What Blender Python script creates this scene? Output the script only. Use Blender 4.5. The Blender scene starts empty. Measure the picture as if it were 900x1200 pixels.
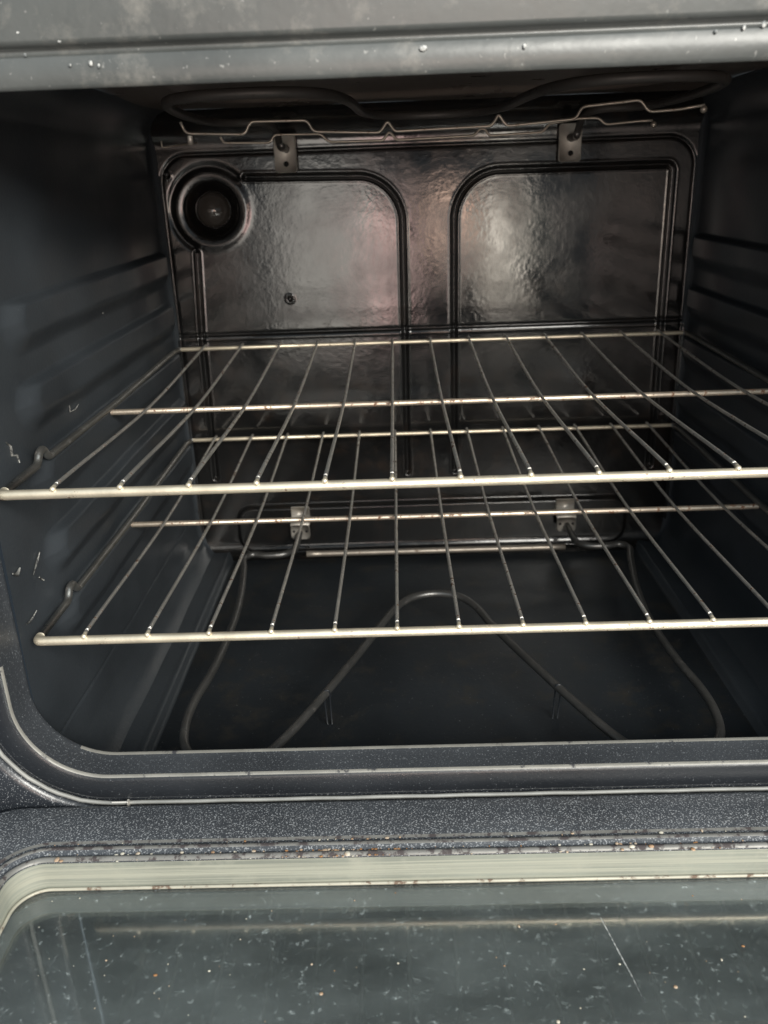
import bpy, math, random
import numpy as np
from mathutils import Matrix, Vector

# ------------------------------------------------------------------ camera
SC = bpy.context.scene
COL = SC.collection
cam_data = bpy.data.cameras.new('camera')
cam = bpy.data.objects.new('camera', cam_data)
COL.objects.link(cam)
SC.camera = cam
cam_data.sensor_fit = 'HORIZONTAL'
cam_data.sensor_width = 36.0
cam_data.lens = 36.0 * 998.1 / 900.0
cam_data.clip_start = 0.01
cam_data.clip_end = 100
CR = Vector((0.99933, 0.00949, -0.03540))
CU = Vector((0.02952, 0.36365, 0.93107))
CF = Vector((-0.02171, 0.93149, -0.36312))
cam.matrix_world = Matrix(((CR.x, CU.x, -CF.x, -0.037), (CR.y, CU.y, -CF.y, -0.4997),
                           (CR.z, CU.z, -CF.z, 0.176), (0, 0, 0, 1)))
cam_data.dof.use_dof = True
cam_data.dof.focus_distance = 0.60
cam_data.dof.aperture_fstop = 13

# ------------------------------------------------------------------ world and lamps
W = bpy.data.worlds.new("World")
SC.world = W
W.use_nodes = True
wn = W.node_tree.nodes
bg = wn['Background']
bg.inputs['Strength'].default_value = 0.80
# the room: pale above, dim towards the floor
wt = W.node_tree
w_tc = wn.new('ShaderNodeTexCoord')
w_sep = wn.new('ShaderNodeSeparateXYZ')
w_rmp = wn.new('ShaderNodeValToRGB')
w_map = wn.new('ShaderNodeMapRange')
w_map.inputs[1].default_value = -0.35
w_map.inputs[2].default_value = 0.5
wt.links.new(w_tc.outputs['Generated'], w_sep.inputs[0])
wt.links.new(w_sep.outputs['Z'], w_map.inputs[0])
wt.links.new(w_map.outputs[0], w_rmp.inputs['Fac'])
w_rmp.color_ramp.elements[0].color = (0.035, 0.045, 0.055, 1)
w_rmp.color_ramp.elements[1].color = (0.80, 0.94, 1.04, 1)
w_rmp.color_ramp.elements.new(0.36).color = (0.40, 0.46, 0.50, 1)
w_rmp.color_ramp.elements.new(0.20).color = (0.06, 0.075, 0.085, 1)
wt.links.new(w_rmp.outputs['Color'], bg.inputs['Color'])


def lamp(name, loc, target, sx, sy, power, color):
    d = bpy.data.lights.new(name, 'AREA')
    d.shape = 'RECTANGLE'
    d.size, d.size_y = sx, sy
    d.energy = power
    d.color = color
    o = bpy.data.objects.new(name, d)
    COL.objects.link(o)
    o.location = loc
    o.rotation_euler = (Vector(target) - Vector(loc)).to_track_quat('-Z', 'Y').to_euler()
    return o


# kitchen window (main light), then the lit patches of the room that the back wall mirrors
lamp('window_light', (0.90, -1.95, 1.0), (0, 0.1, 0), 1.3, 0.7, 90, (1.0, 0.965, 0.89))
lamp('doorway_light', (0.40, -2.0, -0.10), (0.1, 0.5, 0.1), 0.13, 0.50, 3.6, (1.0, 0.91, 0.78))
lamp('warm_patch_light', (-0.09, -2.0, -0.14), (0, 0.5, 0.1), 0.16, 0.46, 2.8, (1.0, 0.66, 0.60))
lamp('small_warm_light', (0.18, -2.0, 0.02), (0, 0.5, 0.1), 0.13, 0.24, 1.9, (1.0, 0.68, 0.52))
lamp('pale_patch_light', (-0.33, -2.0, -0.10), (0, 0.5, 0.1), 0.38, 0.62, 4.4, (1.0, 0.94, 0.84))
SC.view_settings.view_transform = 'Standard'
SC.view_settings.look = 'None'
SC.view_settings.exposure = 0.0
SC.view_settings.gamma = 1.0


# ------------------------------------------------------------------ materials
def newmat(name):
    m = bpy.data.materials.new(name)
    m.use_nodes = True
    nt = m.node_tree
    return m, nt, nt.nodes['Principled BSDF']


def noise(nt, scale, detail=2.0, rough=0.5, vec=None):
    n = nt.nodes.new('ShaderNodeTexNoise')
    n.inputs['Scale'].default_value = scale
    n.inputs['Detail'].default_value = detail
    n.inputs['Roughness'].default_value = rough
    if vec is None:
        tc = nt.nodes.get('TC') or nt.nodes.new('ShaderNodeTexCoord')
        tc.name = 'TC'
        vec = tc.outputs['Object']
    nt.links.new(vec, n.inputs['Vector'])
    return n.outputs['Fac']


def ramp(nt, fac, p0, p1, c0=(0, 0, 0, 1), c1=(1, 1, 1, 1)):
    r = nt.nodes.new('ShaderNodeValToRGB')
    r.color_ramp.elements[0].position = p0
    r.color_ramp.elements[1].position = p1
    r.color_ramp.elements[0].color = c0
    r.color_ramp.elements[1].color = c1
    nt.links.new(fac, r.inputs['Fac'])
    return r.outputs['Color']


def mix(nt, fac, a, b):
    m = nt.nodes.new('ShaderNodeMix')
    m.data_type = 'RGBA'
    for i, v in ((6, a), (7, b)):
        if isinstance(v, tuple):
            m.inputs[i].default_value = v if len(v) == 4 else (*v, 1)
        else:
            nt.links.new(v, m.inputs[i])
    if isinstance(fac, float):
        m.inputs[0].default_value = fac
    else:
        nt.links.new(fac, m.inputs[0])
    return m.outputs[2]


def bump(nt, bsdf, fac, strength, dist):
    b = nt.nodes.new('ShaderNodeBump')
    b.inputs['Strength'].default_value = strength
    b.inputs['Distance'].default_value = dist
    nt.links.new(fac, b.inputs['Height'])
    nt.links.new(b.outputs['Normal'], bsdf.inputs['Normal'])


def mapr(nt, fac, a, b, c, d):
    m = nt.nodes.new('ShaderNodeMapRange')
    for i, v in enumerate((a, b, c, d)):
        m.inputs[1 + i].default_value = v
    nt.links.new(fac, m.inputs[0])
    return m.outputs[0]


def enamel(name, col, rough, bscale=320, bstr=0.25, fleck=None, grime=None, spec=0.5, coat=0.0, bdist=0.0006, crough=0.22, rvar=(0.85, 1.2)):
    m, nt, b = newmat(name)
    c = mix(nt, ramp(nt, noise(nt, 9, 3), 0.35, 0.7), (*col, 1), tuple(x * 1.5 for x in col) + (1,))
    if grime:
        c = mix(nt, ramp(nt, noise(nt, 35, 6, 0.7), 0.52, 0.72), c, (*grime, 1))
    if fleck:
        fs, lo, hi, fc = fleck
        c = mix(nt, ramp(nt, noise(nt, fs, 1.5, 0.6), lo, hi), c, (*fc, 1))
    nt.links.new(c, b.inputs['Base Color'])
    r = mapr(nt, noise(nt, 18, 4, 0.6), 0.3, 0.7, rough * rvar[0], rough * rvar[1])
    nt.links.new(r, b.inputs['Roughness'])
    b.inputs['Specular IOR Level'].default_value = spec
    b.inputs['Coat Weight'].default_value = coat
    b.inputs['Coat Roughness'].default_value = crough
    bump(nt, b, noise(nt, bscale, 2), bstr, bdist)
    return m


M_BACK = enamel('back_enamel', (0.0065, 0.0065, 0.0065), 0.13, 190, 0.30, grime=(0.018, 0.013, 0.010), bdist=0.0003, rvar=(0.45, 1.7))
M_SIDE = enamel('side_enamel', (0.031, 0.036, 0.041), 0.33, 380, 0.22, fleck=(800, 0.70, 0.76, (0.08, 0.09, 0.10)))
M_FLOOR = enamel('floor_enamel', (0.013, 0.0155, 0.018), 0.40, 300, 0.15, fleck=(500, 0.72, 0.76, (0.12, 0.12, 0.12)), grime=(0.030, 0.028, 0.024), spec=0.3)
M_CEIL = enamel('ceiling_enamel', (0.095, 0.080, 0.070), 0.30, 160, 0.3)
M_FRAME = enamel('frame_enamel', (0.018, 0.021, 0.026), 0.38, 420, 0.35,
                 fleck=(900, 0.60, 0.70, (0.22, 0.23, 0.24)), coat=0.5)
M_DOOR = enamel('door_enamel', (0.040, 0.044, 0.050), 0.42, 420, 0.45,
                fleck=(900, 0.55, 0.66, (0.30, 0.31, 0.32)), coat=0.35)
M_THROAT = enamel('throat_enamel', (0.028, 0.031, 0.035), 0.40, 400, 0.25, fleck=(900, 0.60, 0.74, (0.15, 0.16, 0.17)))
M_BAND = enamel('sill_face_enamel', (0.013, 0.015, 0.018), 0.34, 300, 0.2, fleck=(900, 0.68, 0.76, (0.12, 0.13, 0.14)))
M_TOP_LIT = enamel('top_rail_lit_enamel', (0.060, 0.064, 0.062), 0.40, 120, 0.5, grime=(0.17, 0.165, 0.15),
               fleck=(330, 0.69, 0.80, (0.22, 0.22, 0.21)), coat=0.25, crough=0.35)  # room light reflected by the top rail put into a paler base, plus grease mottling


def metal(name, col, rough, metallic=0.75, rust=None, rustcol=(0.10, 0.05, 0.025), scale=160):
    m, nt, b = newmat(name)
    c = mix(nt, ramp(nt, noise(nt, 60, 3), 0.3, 0.7), (*col, 1), tuple(x * 0.75 for x in col) + (1,))
    mm = metallic
    if rust:
        f = ramp(nt, noise(nt, scale, 4, 0.65), rust, rust + 0.08)
        c = mix(nt, f, c, (*rustcol, 1))
        nt.links.new(mapr(nt, f, 0, 1, metallic, 0.1), b.inputs['Metallic'])
        nt.links.new(mapr(nt, f, 0, 1, rough, 0.8), b.inputs['Roughness'])
    else:
        b.inputs['Metallic'].default_value = metallic
        b.inputs['Roughness'].default_value = rough
    nt.links.new(c, b.inputs['Base Color'])
    bump(nt, b, noise(nt, 500, 2), 0.3, 0.0003)
    return m


M_RAIL = metal('rack_nickel', (0.90, 0.80, 0.62), 0.40, 0.72, 0.64)
M_WIRE = metal('rack_wire_nickel', (0.76, 0.73, 0.67), 0.36, 0.82, 0.57)
M_SRAIL = metal('rack_side_shaded', (0.46, 0.45, 0.42), 0.30, 0.9, 0.60, (0.08, 0.075, 0.07))  # dark walls mirrored in the side rails, painted in as a darker base
M_WORN = metal('rack_worn_nickel', (0.70, 0.60, 0.48), 0.38, 0.8, 0.56, (0.16, 0.08, 0.045), 220)
M_ELEM = metal('element_sheath', (0.16, 0.158, 0.152), 0.33, 0.75, 0.60, (0.05, 0.045, 0.04))
M_TAB = metal('roof_bracket_steel', (0.86, 0.82, 0.74), 0.6, 0.0, 0.66, (0.42, 0.36, 0.28))
M_HEAT = metal('broil_sheath', (0.06, 0.056, 0.052), 0.5, 0.2, 0.60, (0.05, 0.045, 0.04))
M_PLATE = metal('bracket_steel', (0.82, 0.77, 0.69), 0.50, 0.65, 0.66, (0.34, 0.27, 0.20))
M_THIN = metal('support_wire_steel', (0.36, 0.32, 0.27), 0.42, 0.7, 0.62)
M_PALE = enamel('window_liner_metal', (0.19, 0.20, 0.17), 0.42, 200, 0.2, grime=(0.30, 0.30, 0.25))
_nt = M_PALE.node_tree
_tc = _nt.nodes['TC']
_mp = _nt.nodes.new('ShaderNodeMapping')
_mp.inputs['Scale'].default_value = (4, 30, 420)
_nt.links.new(_tc.outputs['Object'], _mp.inputs['Vector'])
_pb = _nt.nodes['Principled BSDF']
_old = _pb.inputs['Base Color'].links[0].from_socket
_nt.links.new(mix(_nt, ramp(_nt, noise(_nt, 1.0, 4, 0.6, _mp.outputs[0]), 0.42, 0.62), _old, (0.34, 0.34, 0.28, 1)), _pb.inputs['Base Color'])
M_EDGE_GLINT = metal('edge_highlight', (0.30, 0.29, 0.26), 0.45, 0.2, 0.60, (0.05, 0.05, 0.055), 90)  # highlights along the sill edges painted as a pale colour with dark breaks
M_GASK = metal('gasket_braid', (0.34, 0.34, 0.32), 0.6, 0.2)
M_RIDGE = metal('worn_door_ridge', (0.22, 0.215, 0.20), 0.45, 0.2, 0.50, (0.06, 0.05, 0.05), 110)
M_SEAL = metal('window_seal', (0.46, 0.44, 0.36), 0.5, 0.2, 0.56, (0.16, 0.11, 0.08), 120)
M_HOLE, _nt, _b = newmat('dark_hole')
_b.inputs['Base Color'].default_value = (0.004, 0.004, 0.004, 1)
_b.inputs['Roughness'].default_value = 0.9
M_CRUMB, _nt, _b = newmat('crumb')
_c = mix(_nt, ramp(_nt, noise(_nt, 60, 2), 0.42, 0.6), (0.62, 0.58, 0.48, 1), (0.34, 0.17, 0.07, 1))
_nt.links.new(_c, _b.inputs['Base Color'])
_b.inputs['Roughness'].default_value = 0.8
M_CHIP, _nt, _b = newmat('pale_chip')
_c = mix(_nt, ramp(_nt, noise(_nt, 400, 2), 0.4, 0.6), (0.14, 0.15, 0.15, 1), (0.50, 0.50, 0.48, 1))
_nt.links.new(_c, _b.inputs['Base Color'])
_b.inputs['Roughness'].default_value = 0.6
M_CHIP2 = metal('wall_chip', (0.32, 0.32, 0.30), 0.5, 0.3, 0.5, (0.06, 0.06, 0.06), 500)
M_BULB, _nt, _b = newmat('lamp_glass')
_b.inputs['Base Color'].default_value = (0.05, 0.045, 0.04, 1)
_b.inputs['Roughness'].default_value = 0.12
bump(_nt, _b, noise(_nt, 150, 2), 0.5, 0.001)


def glass_mat():
    m, nt, b = newmat('dusty_window_glass')
    b.inputs['Base Color'].default_value = (0.80, 0.88, 0.86, 1)
    b.inputs['Transmission Weight'].default_value = 1.0
    b.inputs['Roughness'].default_value = 0.04
    b.inputs['IOR'].default_value = 1.85
    dif = nt.nodes.new('ShaderNodeBsdfDiffuse')
    dif.inputs['Color'].default_value = (0.58, 0.65, 0.64, 1)
    ms = nt.nodes.new('ShaderNodeMixShader')
    tc = nt.nodes.get('TC') or nt.nodes.new('ShaderNodeTexCoord')
    tc.name = 'TC'
    mp = nt.nodes.new('ShaderNodeMapping')
    mp.inputs['Scale'].default_value = (1, 2.2, 1)
    mp.inputs['Rotation'].default_value = (0, 0, 0.35)
    nt.links.new(tc.outputs['Object'], mp.inputs['Vector'])
    film = mapr(nt, noise(nt, 9, 8, 0.62, mp.outputs[0]), 0.30, 0.78, 0.035, 0.14)
    specks = ramp(nt, noise(nt, 260, 2.5, 0.6), 0.62, 0.80)
    big = ramp(nt, noise(nt, 60, 3, 0.7, mp.outputs[0]), 0.70, 0.80)
    a = nt.nodes.new('ShaderNodeMath'); a.operation = 'MULTIPLY_ADD'
    nt.links.new(specks, a.inputs[0]); a.inputs[1].default_value = 0.34
    nt.links.new(film, a.inputs[2])
    a2 = nt.nodes.new('ShaderNodeMath'); a2.operation = 'MULTIPLY_ADD'; a2.use_clamp = True
    nt.links.new(big, a2.inputs[0]); a2.inputs[1].default_value = 0.34
    nt.links.new(a.outputs[0], a2.inputs[2])
    nt.links.new(a2.outputs[0], ms.inputs[0])
    nt.links.new(b.outputs[0], ms.inputs[1])
    nt.links.new(dif.outputs[0], ms.inputs[2])
    nt.links.new(ms.outputs[0], nt.nodes['Material Output'].inputs['Surface'])
    return m


M_GLASS = glass_mat()


# ------------------------------------------------------------------ mesh helpers
def link(name, verts, faces, mat, parent=None, smooth=True, loc=None):
    me = bpy.data.meshes.new(name)
    me.from_pydata([tuple(v) for v in verts], [], faces)
    me.materials.append(mat)
    if smooth:
        me.polygons.foreach_set('use_smooth', [True] * len(me.polygons))
    me.update()
    o = bpy.data.objects.new(name, me)
    COL.objects.link(o)
    if parent:
        o.parent = parent
    if loc:
        o.location = loc
    return o


def thing(name, loc, label, cat, group=None):
    o = bpy.data.objects.new(name, None)
    o.empty_display_size = 0.05
    COL.objects.link(o)
    o.location = loc
    o['label'] = label
    o['category'] = cat
    if group:
        o['group'] = group
    return o


def grid(name, A, B, fn, mat, parent, flip=False):
    """a displaced sheet: fn(a, b) -> x, y, z arrays"""
    a, b = np.meshgrid(A, B, indexing='ij')
    x, y, z = fn(a, b)
    V = np.stack([x, y, z], -1).reshape(-1, 3)
    na, nb = len(A), len(B)
    i = np.arange(na * nb).reshape(na, nb)
    F = np.stack([i[:-1, :-1], i[1:, :-1], i[1:, 1:], i[:-1, 1:]], -1).reshape(-1, 4)
    if flip:
        F = F[:, ::-1]
    me = bpy.data.meshes.new(name)
    me.vertices.add(len(V)); me.vertices.foreach_set('co', V.astype(np.float32).ravel())
    me.loops.add(F.size); me.loops.foreach_set('vertex_index', F.astype(np.int32).ravel())
    me.polygons.add(len(F))
    me.polygons.foreach_set('loop_start', np.arange(0, F.size, 4, dtype=np.int32))
    me.polygons.foreach_set('loop_total', np.full(len(F), 4, dtype=np.int32))
    me.update(calc_edges=True)
    me.polygons.foreach_set('use_smooth', [True] * len(F))
    me.materials.append(mat)
    o = bpy.data.objects.new(name, me)
    COL.objects.link(o)
    o.parent = parent
    return o


def tube_data(path, rad, n=12, cap=True, close=False):
    P = [Vector(p) for p in path]
    R = rad if isinstance(rad, (list, tuple)) else [rad] * len(P)
    V, F = [], []
    N = len(P)
    t0 = (P[1] - P[0]).normalized()
    ref = Vector((0, 0, 1)) if abs(t0.z) < 0.9 else Vector((1, 0, 0))
    u = t0.cross(ref).normalized()
    for i in range(N):
        if close:
            t = (P[(i + 1) % N] - P[i - 1]).normalized()
        else:
            t = (P[min(i + 1, N - 1)] - P[max(i - 1, 0)]).normalized()
        u = (u - t * u.dot(t)).normalized()
        w = t.cross(u)
        for k in range(n):
            a = 2 * math.pi * k / n
            V.append(P[i] + (u * math.cos(a) + w * math.sin(a)) * R[i])
    rng = N if close else N - 1
    for i in range(rng):
        j = (i + 1) % N
        for k in range(n):
            k2 = (k + 1) % n
            F.append((i * n + k, j * n + k, j * n + k2, i * n + k2)[::-1])
    if cap and not close:
        F.append(tuple(range(n)))
        F.append(tuple((N - 1) * n + k for k in range(n))[::-1])
    return V, F


def merge(*parts):
    V, F = [], []
    for v, f in parts:
        o = len(V)
        V += [Vector(p) for p in v]
        F += [tuple(i + o for i in q) for q in f]
    return V, F


def smooth_path(pts, r=0.008, seg=6, close=False):
    """polyline with rounded corners"""
    P = [Vector(p) for p in pts]
    out = [] if close else [P[0]]
    idx = range(len(P)) if close else range(1, len(P) - 1)
    for i in idx:
        a, b, c = P[i - 1], P[i], P[(i + 1) % len(P)]
        ra = min(r, (a - b).length * 0.48, (c - b).length * 0.48)
        p, q = b + (a - b).normalized() * ra, b + (c - b).normalized() * ra
        for k in range(seg + 1):
            t = k / seg
            out.append(p * (1 - t) ** 2 + b * 2 * t * (1 - t) + q * t * t)
    if not close:
        out.append(P[-1])
    return out


def catmull(pts, seg=10):
    P = [Vector(p) for p in pts]
    P = [P[0] * 2 - P[1]] + P + [P[-1] * 2 - P[-2]]
    out = []
    for i in range(1, len(P) - 2):
        a, b, c, d = P[i - 1:i + 3]
        for k in range(seg):
            t = k / seg
            out.append(0.5 * (2 * b + (c - a) * t + (2 * a - 5 * b + 4 * c - d) * t * t + (3 * b - a - 3 * c + d) * t ** 3))
    out.append(P[-2])
    return out


def ball_data(c, r, n=10, m=6, squash=(1, 1, 1)):
    V, F = [], []
    c = Vector(c)
    for j in range(m + 1):
        th = math.pi * j / m
        for k in range(n):
            a = 2 * math.pi * k / n
            V.append(c + Vector((math.sin(th) * math.cos(a) * r * squash[0], math.sin(th) * math.sin(a) * r * squash[1],
                                 math.cos(th) * r * squash[2])))
    for j in range(m):
        for k in range(n):
            k2 = (k + 1) % n
            F.append((j * n + k, (j + 1) * n + k, (j + 1) * n + k2, j * n + k2))
    return V, F


def box_data(c, s, bev=0.0006):
    """bevelled box by nested outline rings (x,z outline, extruded along y)"""
    cx, cy, cz = c
    hx, hy, hz = (s[0] / 2, s[1] / 2, s[2] / 2)
    V, F = [], []
    rings = [(-hy, bev), (-hy + bev, 0), (hy - bev, 0), (hy, bev)]
    for y, ins in rings:
        x, z = hx - ins, hz - ins
        V += [Vector((cx + a, cy + y, cz + b)) for a, b in ((-x, -z), (x, -z), (x, z), (-x, z))]
    for r in range(3):
        for k in range(4):
            k2 = (k + 1) % 4
            F.append((r * 4 + k, r * 4 + k2, (r + 1) * 4 + k2, (r + 1) * 4 + k))
    F.append((3, 2, 1, 0))
    F.append((12, 13, 14, 15))
    return V, F


def rrect(x0, x1, y0, y1, r, nc=14, ne=8):
    """rounded rectangle outline, same vertex count for any size"""
    pts = []
    C = [(x1 - r, y1 - r, 0), (x0 + r, y1 - r, 90), (x0 + r, y0 + r, 180), (x1 - r, y0 + r, 270)]
    for q, (cx, cy, a0) in enumerate(C):
        arc = [(cx + r * math.cos(math.radians(a0 + 90 * k / nc)), cy + r * math.sin(math.radians(a0 + 90 * k / nc)))
               for k in range(nc + 1)]
        pts += arc
        nx, ny, na = C[(q + 1) % 4]
        s = (nx + r * math.cos(math.radians(na)), ny + r * math.sin(math.radians(na)))
        e = arc[-1]
        for k in range(1, ne):
            t = k / ne
            pts.append((e[0] * (1 - t) + s[0] * t, e[1] * (1 - t) + s[1] * t))
    return pts


def loft(loops, closed=True):
    n = len(loops[0])
    V = [Vector(p) for L in loops for p in L]
    F = []
    for i in range(len(loops) - 1):
        for k in range(n):
            k2 = (k + 1) % n
            F.append((i * n + k, (i + 1) * n + k, (i + 1) * n + k2, i * n + k2))
    return V, F


def sstep(x, a, b):
    t = np.clip((x - a) / (b - a), 0, 1)
    return t * t * (3 - 2 * t)


def polydist(x, z, pts):
    d = np.full(x.shape, 9.0)
    for (ax, az), (bx, bz) in zip(pts[:-1], pts[1:]):
        vx, vz = bx - ax, bz - az
        L = vx * vx + vz * vz
        if L < 1e-12:
            continue
        t = np.clip(((x - ax) * vx + (z - az) * vz) / L, 0, 1)
        d = np.minimum(d, np.hypot(x - ax - t * vx, z - az - t * vz))
    return d


def arc(cx, cz, r, a0, a1, n=24):
    return [(cx + r * math.cos(math.radians(a0 + (a1 - a0) * k / n)), cz + r * math.sin(math.radians(a0 + (a1 - a0) * k / n)))
            for k in range(n + 1)]


def rbox(x, z, x0, x1, z0, z1, r):
    qx = np.abs(x - (x0 + x1) / 2) - (x1 - x0) / 2 + r
    qz = np.abs(z - (z0 + z1) / 2) - (z1 - z0) / 2 + r
    return np.hypot(np.maximum(qx, 0), np.maximum(qz, 0)) + np.minimum(np.maximum(qx, qz), 0) - r


# ------------------------------------------------------------------ the oven: cavity
FLOOR, CEIL, HW, BACK = -0.265, 0.250, 0.297, 0.497
oven = thing('oven', (0, 0, FLOOR), 'dark enamelled electric oven with open door, seen from the front', 'oven')
OL = oven.location


def under(o):
    """keep world placement while parenting to the oven empty"""
    o.matrix_parent_inverse = Matrix.Translation(-Vector(OL))
    return o


LX, LZ = -0.2385, 0.1515     # oven lamp centre
g_ring = arc(LX, LZ, 0.0450, 238, 48, 40)
g_stem = [(-0.2665, -0.16), (-0.2645, 0.02), (-0.2600, 0.106)]
g_left = [(-0.198, 0.1838)] + arc(-0.0765, 0.1320, 0.0490, 90, 0, 16) + [(-0.0280, 0.02), (-0.0290, -0.16)]
g_right = [(0.0290, -0.16), (0.0290, 0.02)] + arc(0.0800, 0.1315, 0.0505, 180, 90, 16) + \
          arc(0.2600, 0.1740, 0.0070, 90, 0, 8) + [(0.2672, -0.16)]


def back_fn(x, z):
    h = np.zeros_like(x)          # positive = towards the room
    for g in (g_left, g_stem, g_right):
        d = polydist(x, z, g)
        h -= 0.0046 * np.clip(1 - np.sqrt(d * d + 2.5e-7) / 0.0042, 0, 1) ** 1.2
        h += 0.0003 * np.exp(-((d - 0.0052) / 0.0010) ** 2)
    h -= 0.0017 * np.exp(-(polydist(x, z, g_ring) / 0.0038) ** 2)
    # seam round the back panel
    s = rbox(x, z, -0.2900, 0.2900, -0.5, 0.2085, 0.030)
    h -= 0.0020 * np.exp(-(s / 0.0017) ** 2)
    # horizontal crease
    h -= 0.0012 * np.exp(-((z - 0.0150) / 0.0015) ** 2)
    h += 0.0010 * sstep(-z, -0.0150, -0.0090)
    # raised plateau over the element terminals
    p = rbox(x, z, -0.243, 0.240, -0.257, -0.200, 0.018)
    h += 0.0065 * sstep(-p, -0.0035, 0.0025)
    # lamp dish
    r = np.hypot(x - LX, z - LZ)
    h += 0.0009 * np.exp(-((r - 0.0375) / 0.0055) ** 2)
    h -= 0.013 * sstep(-r, -0.0320, -0.0190)
    # screw holes
    for hx, hz in ((-0.1584, 0.0530), (-0.2830, 0.1890)):
        q = np.hypot(x - hx, z - hz)
        h -= 0.003 * sstep(-q, -0.0032, -0.0014)
        h += 0.0006 * np.exp(-((q - 0.0045) / 0.0012) ** 2)
    # gentle oil-canning
    h += 0.0005 * np.sin(x * 13 + 1.1) * np.sin(z * 11 + 0.4)
    rt, rb = 0.036, 0.020
    top = np.clip(z - (CEIL - rt), 0, rt * 0.999)
    bot = np.clip((FLOOR + rb) - z, 0, rb * 0.999)
    h = h + (rt - np.sqrt(rt * rt - top * top)) + (rb - np.sqrt(rb * rb - bot * bot))
    return x, BACK - h, z


o = grid('back_wall', np.linspace(-0.302, 0.302, 660), np.linspace(FLOOR, CEIL, 560), back_fn, M_BACK, oven, True)
under(o)
lc = ball_data((LX, BACK + 0.014, LZ), 0.0195, 24, 16, (1, 0.85, 1))
under(link('lamp_cover', *lc, M_BULB, oven))


def side_fn(sg):
    def fn(y, z):
        h = np.zeros_like(y)      # inward bulge
        for k in range(-2, 3):
            zt = -0.0035 + 0.055 * k
            if k <= -2:
                zt = -0.1135
            f = 0.006 * np.sin(np.clip((y - 0.05) * 14, 0, 3.1)) * 0
            up = sstep(-(z - zt - f), -0.0035, 0.0012)
            dn = sstep(z, zt - 0.036, zt - 0.018)
            fr = sstep(y - 0.6 * np.abs(z - zt + 0.012), 0.055, 0.085)
            h += 0.0080 * up * dn * fr * sstep(-y, -0.492, -0.478)
        h += 0.0006 * np.sin(y * 19 + z * 13) + 0.0003 * np.sin(y * 57 - z * 43 + sg)
        h -= 0.0010 * np.exp(-((z + 0.2025 + 0.006 * (y - 0.1)) / 0.0012) ** 2)
        rt, rb = 0.030, 0.040
        top = np.clip(z - (CEIL - rt), 0, rt * 0.999)
        bot = np.clip((FLOOR + rb) - z, 0, rb * 0.999)
        bk = np.clip(y - (BACK - 0.010), 0, 0.00999)
        h += (rt - np.sqrt(rt * rt - top * top)) + (rb - np.sqrt(rb * rb - bot * bot)) + (0.010 - np.sqrt(0.0001 - bk * bk)) * 0.6
        return sg * (HW - h), y, z
    return fn


for sg in (-1, 1):
    o = grid('side_wall', np.linspace(0.003, BACK + 0.002, 300), np.linspace(FLOOR, CEIL, 420), side_fn(sg), M_SIDE, oven, sg > 0)
    under(o)
    if sg < 0:
        o['label'] = 'left side wall with scratched pale chips and pressed rack guides'
        wall_left = o


def floor_fn(x, y):
    h = 0.006 * sstep(np.abs(x), 0.252, 0.259) + 0.0008 * np.exp(-((np.abs(x) - 0.2595) / 0.0022) ** 2)
    h = h + 0.0005 * np.sin(x * 15 + 1) * np.sin(y * 13)
    return x, y, FLOOR + h


fp = under(grid('floor_panel', np.linspace(-0.30, 0.30, 320), np.linspace(0.003, BACK, 120), floor_fn, M_FLOOR, oven, False))

fp.data.materials.append(M_SIDE)
_cx = np.empty(len(fp.data.vertices) * 3, dtype=np.float32)
fp.data.vertices.foreach_get('co', _cx)
_cx = _cx.reshape(-1, 3)
fp.data.polygons.foreach_set('material_index', [1 if abs(_cx[p.vertices[0]][0]) > 0.2525 else 0 for p in fp.data.polygons])


def ceil_fn(x, y):
    s = rbox(x, y, -0.215, 0.215, 0.05, 0.42, 0.06)
    h = 0.006 * sstep(-s, -0.002, 0.010) + 0.0008 * np.sin(x * 31) * np.sin(y * 21)
    return x, y, CEIL + h


under(grid('ceiling_panel', np.linspace(-0.30, 0.30, 260), np.linspace(0.003, BACK, 220), ceil_fn, M_CEIL, oven, True))

# ------------------------------------------------------------------ front frame, gasket
prof = [(.094, .0028), (.001, .0028), (-.0006, .0018), (-.0010, .0005), (-.0002, -.0012), (.0018, -.008), (.0028, -.0190),
        (.0031, -.0202), (.0039, -.0212), (.0062, -.0222), (.0190, -.0228), (.0204, -.0222), (.0214, -.0208), (.0222, -.0180), (.0268, -.0180),
        (.0280, -.0210), (.0300, -.0236), (.033, -.0242), (.070, -.0242), (.0915, -.0242), (.094, -.0215), (.094, .0028)]
TOPZ = 0.2278
loops = []
for off, y in prof:
    L = rrect(-0.2990 - off, 0.2990 + off, -0.1975 - off, TOPZ + float(np.interp(off, [-.001, .0005, .0031, .0062, .019, .0222, .033, .094], [-.001, 0, -.0035, -.0012, .0108, .0125, .019, .0775])), 0.055 + off, 16, 10)
    loops.append([(a, y, b) for a, b in L])
V, F = loft(loops)
ff = under(link('front_frame', V, F, M_FRAME, oven))
ff.data.materials.append(M_THROAT)
ff.data.materials.append(M_TOP_LIT)
ff.data.materials.append(M_EDGE_GLINT)
ff.data.materials.append(M_BAND)
nloop = len(loops[0])
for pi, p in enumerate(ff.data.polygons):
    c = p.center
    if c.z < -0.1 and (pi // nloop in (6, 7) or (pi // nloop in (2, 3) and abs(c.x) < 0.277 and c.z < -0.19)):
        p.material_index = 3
    elif c.z < -0.1 and pi // nloop in (8, 9):
        p.material_index = 4
    elif c.z > 0.19:
        p.material_index = 2
    elif pi // nloop < 7:
        p.material_index = 1           # the throat at the sides is the plain side-wall enamel
gp = rrect(-0.2990 - .0245, 0.2990 + .0245, -0.1975 - .0245, TOPZ + .0125, 0.0795, 16, 24)
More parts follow.
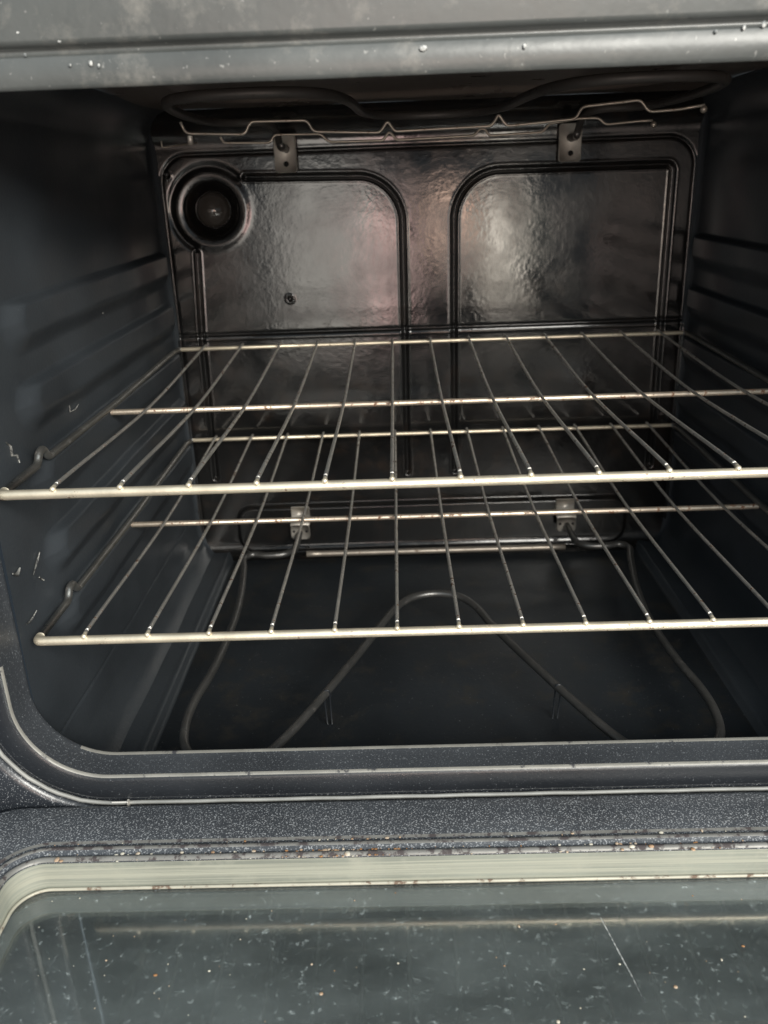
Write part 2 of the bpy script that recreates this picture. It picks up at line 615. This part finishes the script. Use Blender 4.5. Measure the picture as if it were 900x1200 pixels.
gp = [p for p in gp[35:] + gp[:35] if p[1] < 0.16]
V, F = tube_data([(a, -.0218 - 0.0003 * math.sin(i * 2.3), b) for i, (a, b) in enumerate(gp)], 0.0015, 8)
under(link('gasket', V, F, M_GASK, oven))
clipd = merge(box_data((-0.2330, -0.0245, -0.2215), (0.0012, 0.004, 0.007)), box_data((-0.2385, -0.0250, -0.2190), (0.012, 0.0012, 0.0012)))
under(link('gasket_clip', *clipd, M_PLATE, oven, False))


# ------------------------------------------------------------------ heating elements
def element_path(z, ys, sx, y_off):
    half = [(0.165, BACK - 0.002), (0.165, 0.445), (0.166, 0.425), (0.176, 0.411), (0.196, 0.408), (0.214, 0.412), (0.2225, 0.400),
            (0.217, 0.370), (0.207, 0.300), (0.203, 0.230), (0.206, 0.160), (0.2120, 0.112), (0.2120, 0.076), (0.205, 0.046),
            (0.188, 0.026), (0.167, 0.019), (0.148, 0.026), (0.131, 0.046), (0.108, 0.095), (0.075, 0.175), (0.054, 0.230),
            (0.040, 0.268), (0.024, 0.290), (0.0, 0.298)]
    pts = [(x, y) for x, y in half] + [(-x, y) for x, y in half[-2::-1]]
    out = []
    for x, y in pts:
        yy = y if y > 0.40 else 0.40 - (0.40 - y) * ys + y_off
        xx = x * (sx if abs(x) > 0.17 else 1)
        out.append((xx, yy, z))
    return catmull(out, 7)


EZ = -0.228
be = link('bake_element', *tube_data([(x - (0.0085 if abs(x) < 0.16 else 0.005) * float(np.clip((0.40 - y) * 6, 0, 1)), y, z) for x, y, z in element_path(EZ, 1, 1, 0)], 0.0037, 12), M_ELEM, oven)
under(be)
be['label'] = 'black looped heating tube low over the oven floor'
for x in (-0.106, 0.090):
    ya = 0.114
    leg = merge(tube_data(smooth_path([(x - 0.0020, ya + .012, FLOOR), (x - 0.0025, ya + 0.002, EZ + 0.0035), (x + 0.0025, ya + 0.002, EZ + 0.0035),
                                       (x + 0.0020, ya + 0.012, FLOOR)], 0.003), 0.0008, 8))
    l = link('support_leg', *leg, M_BAND, be)
    l.matrix_parent_inverse = Matrix.Translation(-Vector(OL)) if False else Matrix.Identity(4)


def plate(cx, y, z0, z1, w, r, holes, t=0.0016, mat=M_PLATE):
    """rounded plate on the back wall with drilled-looking round holes (real inset discs)"""
    out = rrect(cx - w / 2, cx + w / 2, z0, z1, r, 5, 2)
    ins = rrect(cx - w / 2 + .0006, cx + w / 2 - .0006, z0 + .0006, z1 - .0006, max(r - .0006, .0002), 5, 2)
    L = [[(a, y + t, b) for a, b in out], [(a, y + .0006, b) for a, b in out], [(a, y, b) for a, b in ins]]
    V, F = loft(L)
    n = len(out)
    F.append(tuple(2 * n + k for k in range(n)))
    F.append(tuple(range(n))[::-1])
    F = [q[::-1] for q in F]
    return V, F


def hole_disc(x, y, z, r):
    V = [Vector((x + r * math.cos(2 * math.pi * k / 16), y, z + r * math.sin(2 * math.pi * k / 16))) for k in range(16)]
    V2 = [v + Vector((0, 0.0004, 0)) for v in V]
    return V + V2, [tuple(range(16))] + [(k, 16 + k, 16 + (k + 1) % 16, (k + 1) % 16) for k in range(16)]


for sx in (-1, 1):
    # bottom terminals: upper tab, folded flange catching the light, lower plate with two holes
    cx = 0.1645 * sx
    d = merge(plate(cx, BACK - 0.0095, -0.2150, -0.1990, 0.023, 0.0012, []),
              box_data((cx, BACK - 0.0150, -0.2180), (0.0235, 0.014, 0.0030)),
              plate(cx, BACK - 0.0220, -0.2375, -0.2175, 0.0235, 0.005, []))
    p = link('terminal_bracket', *d, M_PLATE, be)
    hd = merge(hole_disc(cx - 0.0078, BACK - 0.0223, -0.2265, 0.0017), hole_disc(cx + 0.0078, BACK - 0.0223, -0.2265, 0.0017))
    link('screw_hole', *hd, M_HOLE, be)

cb = tube_data(smooth_path([(-0.150, 0.4065, EZ + .001), (-0.128, 0.4065, EZ + .001), (0.128, 0.4065, EZ + .001), (0.150, 0.4065, EZ + .001)], .004), 0.0034, 12)
link('cross_bar', *cb, M_THIN, be)
BZ = 0.231
bh = [(0.152, 0.494, 0.2108), (0.152, 0.455, 0.2120), (0.152, 0.425, 0.226), (0.160, 0.398, BZ), (0.190, 0.380, BZ), (0.204, 0.345, BZ),
      (0.206, 0.270, BZ), (0.200, 0.190, BZ), (0.188, 0.140, BZ), (0.165, 0.115, BZ), (0.135, 0.108, BZ), (0.105, 0.112, BZ), (0.084, 0.130, BZ),
      (0.072, 0.165, BZ), (0.066, 0.220, BZ), (0.062, 0.300, BZ), (0.050, 0.350, BZ), (0.028, 0.375, BZ), (0.0, 0.382, BZ)]
bpath = catmull(bh + [(-x, y, z) for x, y, z in bh[-2::-1]], 7)
br = link('broil_element', *tube_data(bpath, 0.0036, 12), M_HEAT, oven)
under(br)
br['label'] = 'black looped heating tube under the oven roof'
for sx in (-1, 1):
    cx = 0.1520 * sx + (0.0008)
    d = plate(cx, BACK - 0.0100, 0.1870, 0.2250, 0.0240, 0.0035, [], 0.0020)
    link('terminal_bracket', *d, M_TAB, br)
    link('screw_hole', *merge(hole_disc(cx + 0.0005, BACK - 0.0103, 0.1955, 0.0028), hole_disc(cx + 0.001, BACK - 0.0103, 0.2105, 0.0042)), M_HOLE, br)
    post = tube_data(catmull([(cx + .001, BACK - .008, .2105), (cx + 0.001, BACK - 0.03, 0.2105), (cx * 0.985, BACK - 0.055, 0.2115)], 5), 0.0038, 12)
    link('terminal_rod', *post, M_ELEM, br)

UW = [(-0.1835, 0.2184), (-0.1805, 0.2110), (-0.1392, 0.2090), (-0.1349, 0.2170), (-0.0951, 0.2164), (-0.0914, 0.2090), (-0.0456, 0.2068),
      (-0.0426, 0.2096), (-0.0394, 0.2142), (-0.0366, 0.2099), (-0.0343, 0.2072), (0.0322, 0.2082), (0.0351, 0.2111),
      (0.0374, 0.2158), (0.0404, 0.2115), (0.0434, 0.2078), (0.0911, 0.2106), (0.0949, 0.2181), (0.135, 0.2209), (0.1409, 0.2132),
      (0.1619, 0.2140), (0.1790, 0.2162)]
LW = [(-0.1789, 0.2142), (-0.1765, 0.2092), (-0.1375, 0.2080), (-0.1342, 0.2139), (-0.0953, 0.2132), (-0.0892, 0.2068),
      (-0.0445, 0.2064), (-0.0420, 0.2090), (-0.0387, 0.2133), (-0.0350, 0.2090), (-0.0325, 0.2063), (0.0316, 0.2073), (0.0358, 0.2123),
      (0.0401, 0.2122), (0.0436, 0.2069), (0.0879, 0.2079), (0.0926, 0.2141), (0.1169, 0.2171), (0.1336, 0.2171),
      (0.1388, 0.2118), (0.1652, 0.2134), (0.1775, 0.2136)]
for Y, pts, bz in ((0.15, UW, 0.2135), (0.27, LW, 0.2104)):
    pp = smooth_path([(a, Y, b) for a, b in pts], 0.0034, 4)
    d = merge(tube_data(pp, 0.00105, 8), ball_data((0.1785, Y, bz), 0.0026))
    link('support_wire', *d, M_THIN, br)
link('hook', *tube_data(smooth_path([(-0.2357, 0.30, 0.214), (-0.2357, 0.30, 0.2085), (-0.205, 0.30, 0.2115)], 0.002, 3), 0.0007, 8), M_THIN, br)
link('clip', *tube_data([(-0.1779, 0.15, 0.2095), (-0.1779, 0.15, 0.2035)], [0.0018, 0.0022], 8), M_PLATE, br)
for c in list(be.children) + list(br.children):
    c.matrix_parent_inverse = Matrix.Identity(4)

# ------------------------------------------------------------------ the drop-down door
DZ = -0.2180
door_loops = []
wx0, wx1, wy0, wy1, wr = -0.2885, 0.2885, -0.4050, -0.0812, 0.020


def dl(off, z):
    return [(a, b, z) for a, b in rrect(wx0 - off, wx1 + off, wy0 - off, wy1 + off, wr + off, 12, 10)]


def dout(ins, z):
    return [(a, b, z) for a, b in rrect(-0.345 + ins, 0.345 - ins, -0.470 + ins, -0.0275 - ins, 0.045 - ins, 12, 10)]


seq = [dl(0.0006, -0.2225), dl(0.0012, -0.2190), dl(0.0028, -0.2172), dl(0.0045, -0.2175), dl(0.0058, -0.2192), dl(0.0075, -0.2190),
       dl(0.0090, -0.2168), dl(0.0108, -0.2160), dl(0.0125, -0.2172), dl(0.0145, -0.2192), dl(0.0165, -0.2190), dl(0.0182, -0.2180),
       dout(0.004, DZ), dout(0.0015, DZ - 0.0008), dout(0.0003, DZ - 0.003), dout(0, DZ - 0.007), dout(0, DZ - 0.045),
       dout(0.004, DZ - 0.049), dl(0.02, DZ - 0.049)]
V, F = loft(seq)
door = link('door', V, [f[::-1] for f in F], M_DOOR, oven)
under(door)
door.data.materials.append(M_RIDGE)
for pi, p in enumerate(door.data.polygons):
    if pi // len(seq[0]) in (1, 2, 6, 7, 10):
        p.material_index = 1
# pale metal liner between the panes, then the inner pane, its bright seal and the dark outer pane
V, F = loft([dl(0.0003, -0.2192), dl(0.0000, -0.2300), dl(0.0000, -0.2405)])
link('window_liner', V, [f[::-1] for f in F], M_PALE, door)
seal = [(a, b, -0.2388) for a, b in rrect(wx0 + .0012, wx1 - .0012, wy0 + .0012, wy1 - .0012, wr, 12, 10)]
link('window_seal', *tube_data(seal, 0.0011, 8, close=True), M_SEAL, door)
out = rrect(wx0 - .004, wx1 + .004, wy0 - .004, wy1 + .004, wr, 12, 10)
n = len(out)
V = [(a, b, -0.2400) for a, b in out] + [(a, b, -0.2440) for a, b in out]
F = [tuple(range(n)), tuple(range(n, 2 * n))[::-1]] + [(k, n + k, n + (k + 1) % n, (k + 1) % n) for k in range(n)]
link('glass_pane', V, F, M_GLASS, door, False)
V = [(a, b, DZ - 0.0480) for a, b in out] + [(a, b, DZ - 0.0500) for a, b in out]
o = link('outer_glass', V, F, M_FLOOR, door, False)
o['label'] = 'black outer pane deep inside the door'

# ------------------------------------------------------------------ marks of use
rnd = random.Random(7)


def blob(c, r, nrm):
    V, F = ball_data((0, 0, 0), r, 7, 4)
    sq = [1 + rnd.uniform(-.35, .5), 1 + rnd.uniform(-.35, .5), 1 + rnd.uniform(-.3, .3)]
    sq[nrm] = 0.35
    rot = rnd.uniform(0, 6.28)
    out = []
    for v in V:
        w = Vector((v.x * sq[0], v.y * sq[1], v.z * sq[2])) * (1 + rnd.uniform(-.12, .12))
        out.append(w + Vector(c))
    return out, F


chips = [(-0.1965, .2349), (-.186, .2354), (-.182, .2340), (-.229, .2480), (-.2195, .2500), (.1235, .2380), (.1370, .2392), (.1465, .2402), (.151, .2398),
         (-.218, .2402), (-.20, .2455), (-.02, .2360), (.03, .2350)]
d = merge(*[blob((x, -0.0245 + 0.0008, z), rnd.uniform(.0008, .0018), 1) for x, z in chips])
o = link('residue_flecks', *d, M_CHIP, oven)
under(o)
o['kind'] = 'stuff'


def scratch(pts, w):
    return tube_data([(-HW + 0.0012, y, z) for y, z in pts], [w * .4] + [w] * (len(pts) - 2) + [w * .4], 6)


for sd in (scratch([(.036, .024), (.041, .020), (.040, .014), (.047, .012), (.049, .006)], .0010),
           scratch([(.152, .024), (.150, .015), (.162, .014), (.170, .016)], .0006),
           scratch([(.008, -.058), (.013, -.061), (.019, -.059)], .0016), scratch([(.036, -.072), (.046, -.066), (.052, -.062)], .0009),
           scratch([(.044, -.078), (.050, -.083)], .0014), scratch([(-.0, .127), (.006, .121)], .0012),
           scratch([(.405, .033), (.425, .031), (.440, .024)], .0009), scratch([(.240, .082), (.256, .079), (.262, .075)], .0007),
           scratch([(.012, -.098), (.018, -.099), (.030, -.097)], .0008)):
    link('scratch', *sd, M_CHIP2, wall_left)


sm = [(0.0745, -0.1120, -.2400), (0.0770, -.125, -.2400), (0.0795, -.138, -.2400), (0.0825, -.152, -.2400), (0.0850, -.168, -.2400)]
link('scratch', *tube_data(sm, [.0002, .0004, .0005, .0004, .0002], 6), M_CHIP, door)

cr = []
for i in range(150):
    x = rnd.uniform(-.27, .24)
    if rnd.random() < .35:
        x = rnd.gauss(-0.075, 0.03)
    y = wy1 + rnd.choice([0.0062, 0.0066, 0.0004, 0.0158]) + rnd.uniform(-.0006, .0006)
    cr.append(blob((x, y, -0.2184 if y > wy1 + .003 else -0.2178), rnd.choice([.0004, .0005, .0007, .0011]), 2))
for i in range(80):
    cr.append(blob((rnd.uniform(-.27, .26), rnd.uniform(-.20, -.088), -0.2397), rnd.choice([.0003, .0003, .0004, .0005, .0006, .0009]), 2))
for x, y in ((-.262, -.0795), (.1, -.0785), (.112, -.0787), (.195, -.0790), (-.078, -.0795)):
    cr.append(blob((x, y, -0.2172), .0017, 2))
o = link('crumbs', *merge(*cr), M_CRUMB)
o['label'] = 'pale and toasted crumbs scattered round the glass of the open oven door'
o['category'] = 'crumbs'
o['kind'] = 'stuff'

# ------------------------------------------------------------------ the racks
S = 0.0425
RY, MY, MZ, RZB = 0.4672, 0.2235, -0.0049, 0.0045
RW = 6.8 * S


def rack(loc, label, worn):
    t = thing('oven_rack', loc, label, 'oven rack', 'wire racks in the oven')
    rail = M_RAIL
    mid = M_WORN
    fr = smooth_path([(-RW, 0.0065, 0.0), (-RW, 0, 0), (RW, 0, 0), (RW, 0.0065, 0.0)], 0.009, 8)
    # thin out the long straight so it keeps its slight bow
    L = []
    for p in fr:
        L.append(p)
    link('front_rail', *tube_data(L, 0.0032, 16), rail, t)
    for sg in (-1, 1):
        sp = smooth_path([(sg * RW, 0.0055, 0), (sg * RW, 0.060, 0), (sg * RW, 0.066, 0.0075), (sg * RW, 0.073, 0.0085), (sg * RW, 0.080, 0.0), (sg * RW, 0.24, -0.0005),
                          (sg * RW, RY - 0.010, RZB * 0.8), (sg * (RW - 0.004), RY, RZB)], 0.004, 4)
        link('side_rail', *tube_data(sp, 0.0028, 12), M_SRAIL, t)
    link('back_rail', *tube_data([(-RW + 0.004, RY, RZB), (-0.1, RY, RZB), (0.1, RY, RZB), (RW - 0.004, RY, RZB)], 0.0022, 12), rail, t)
    link('cross_rail', *tube_data([(-RW, MY, MZ), (-0.1, MY, MZ), (0.1, MY, MZ), (RW + .004, MY, MZ)], 0.0025, 12), mid, t)
    for k in range(-5, 8):
        x = (k - 1) * S + rnd.uniform(-.0006, .0006)
        wr_ = 0.00135
        pts = [(x, -0.0012, 0.0034), (x, 0.004, 0.0045), (x, 0.03, 0.0040), (x, MY, MZ + 0.0038), (x, RY - 0.05, RZB + 0.0015), (x, RY - 0.01, RZB + 0.0036),
               (x, RY + 0.002, RZB + 0.0034)]
        d = merge(tube_data(catmull(pts, 5), wr_, 10), ball_data((x, -0.0012, 0.0034), 0.0021, 10, 6))
        w_ = link('wire', *d, M_WIRE, t)
        w_.data.materials.append(M_RAIL)
        for p in w_.data.polygons:
            if p.center.y < 0.0015:
                p.material_index = 1
    return t


rack((0, 0, 0), 'upper chrome wire rack on the middle side guides, nearest the lamp', False)
rack((-0.0008, 0.0093, -0.1099), 'lower chrome wire rack just above the looped element on the oven floor', True)
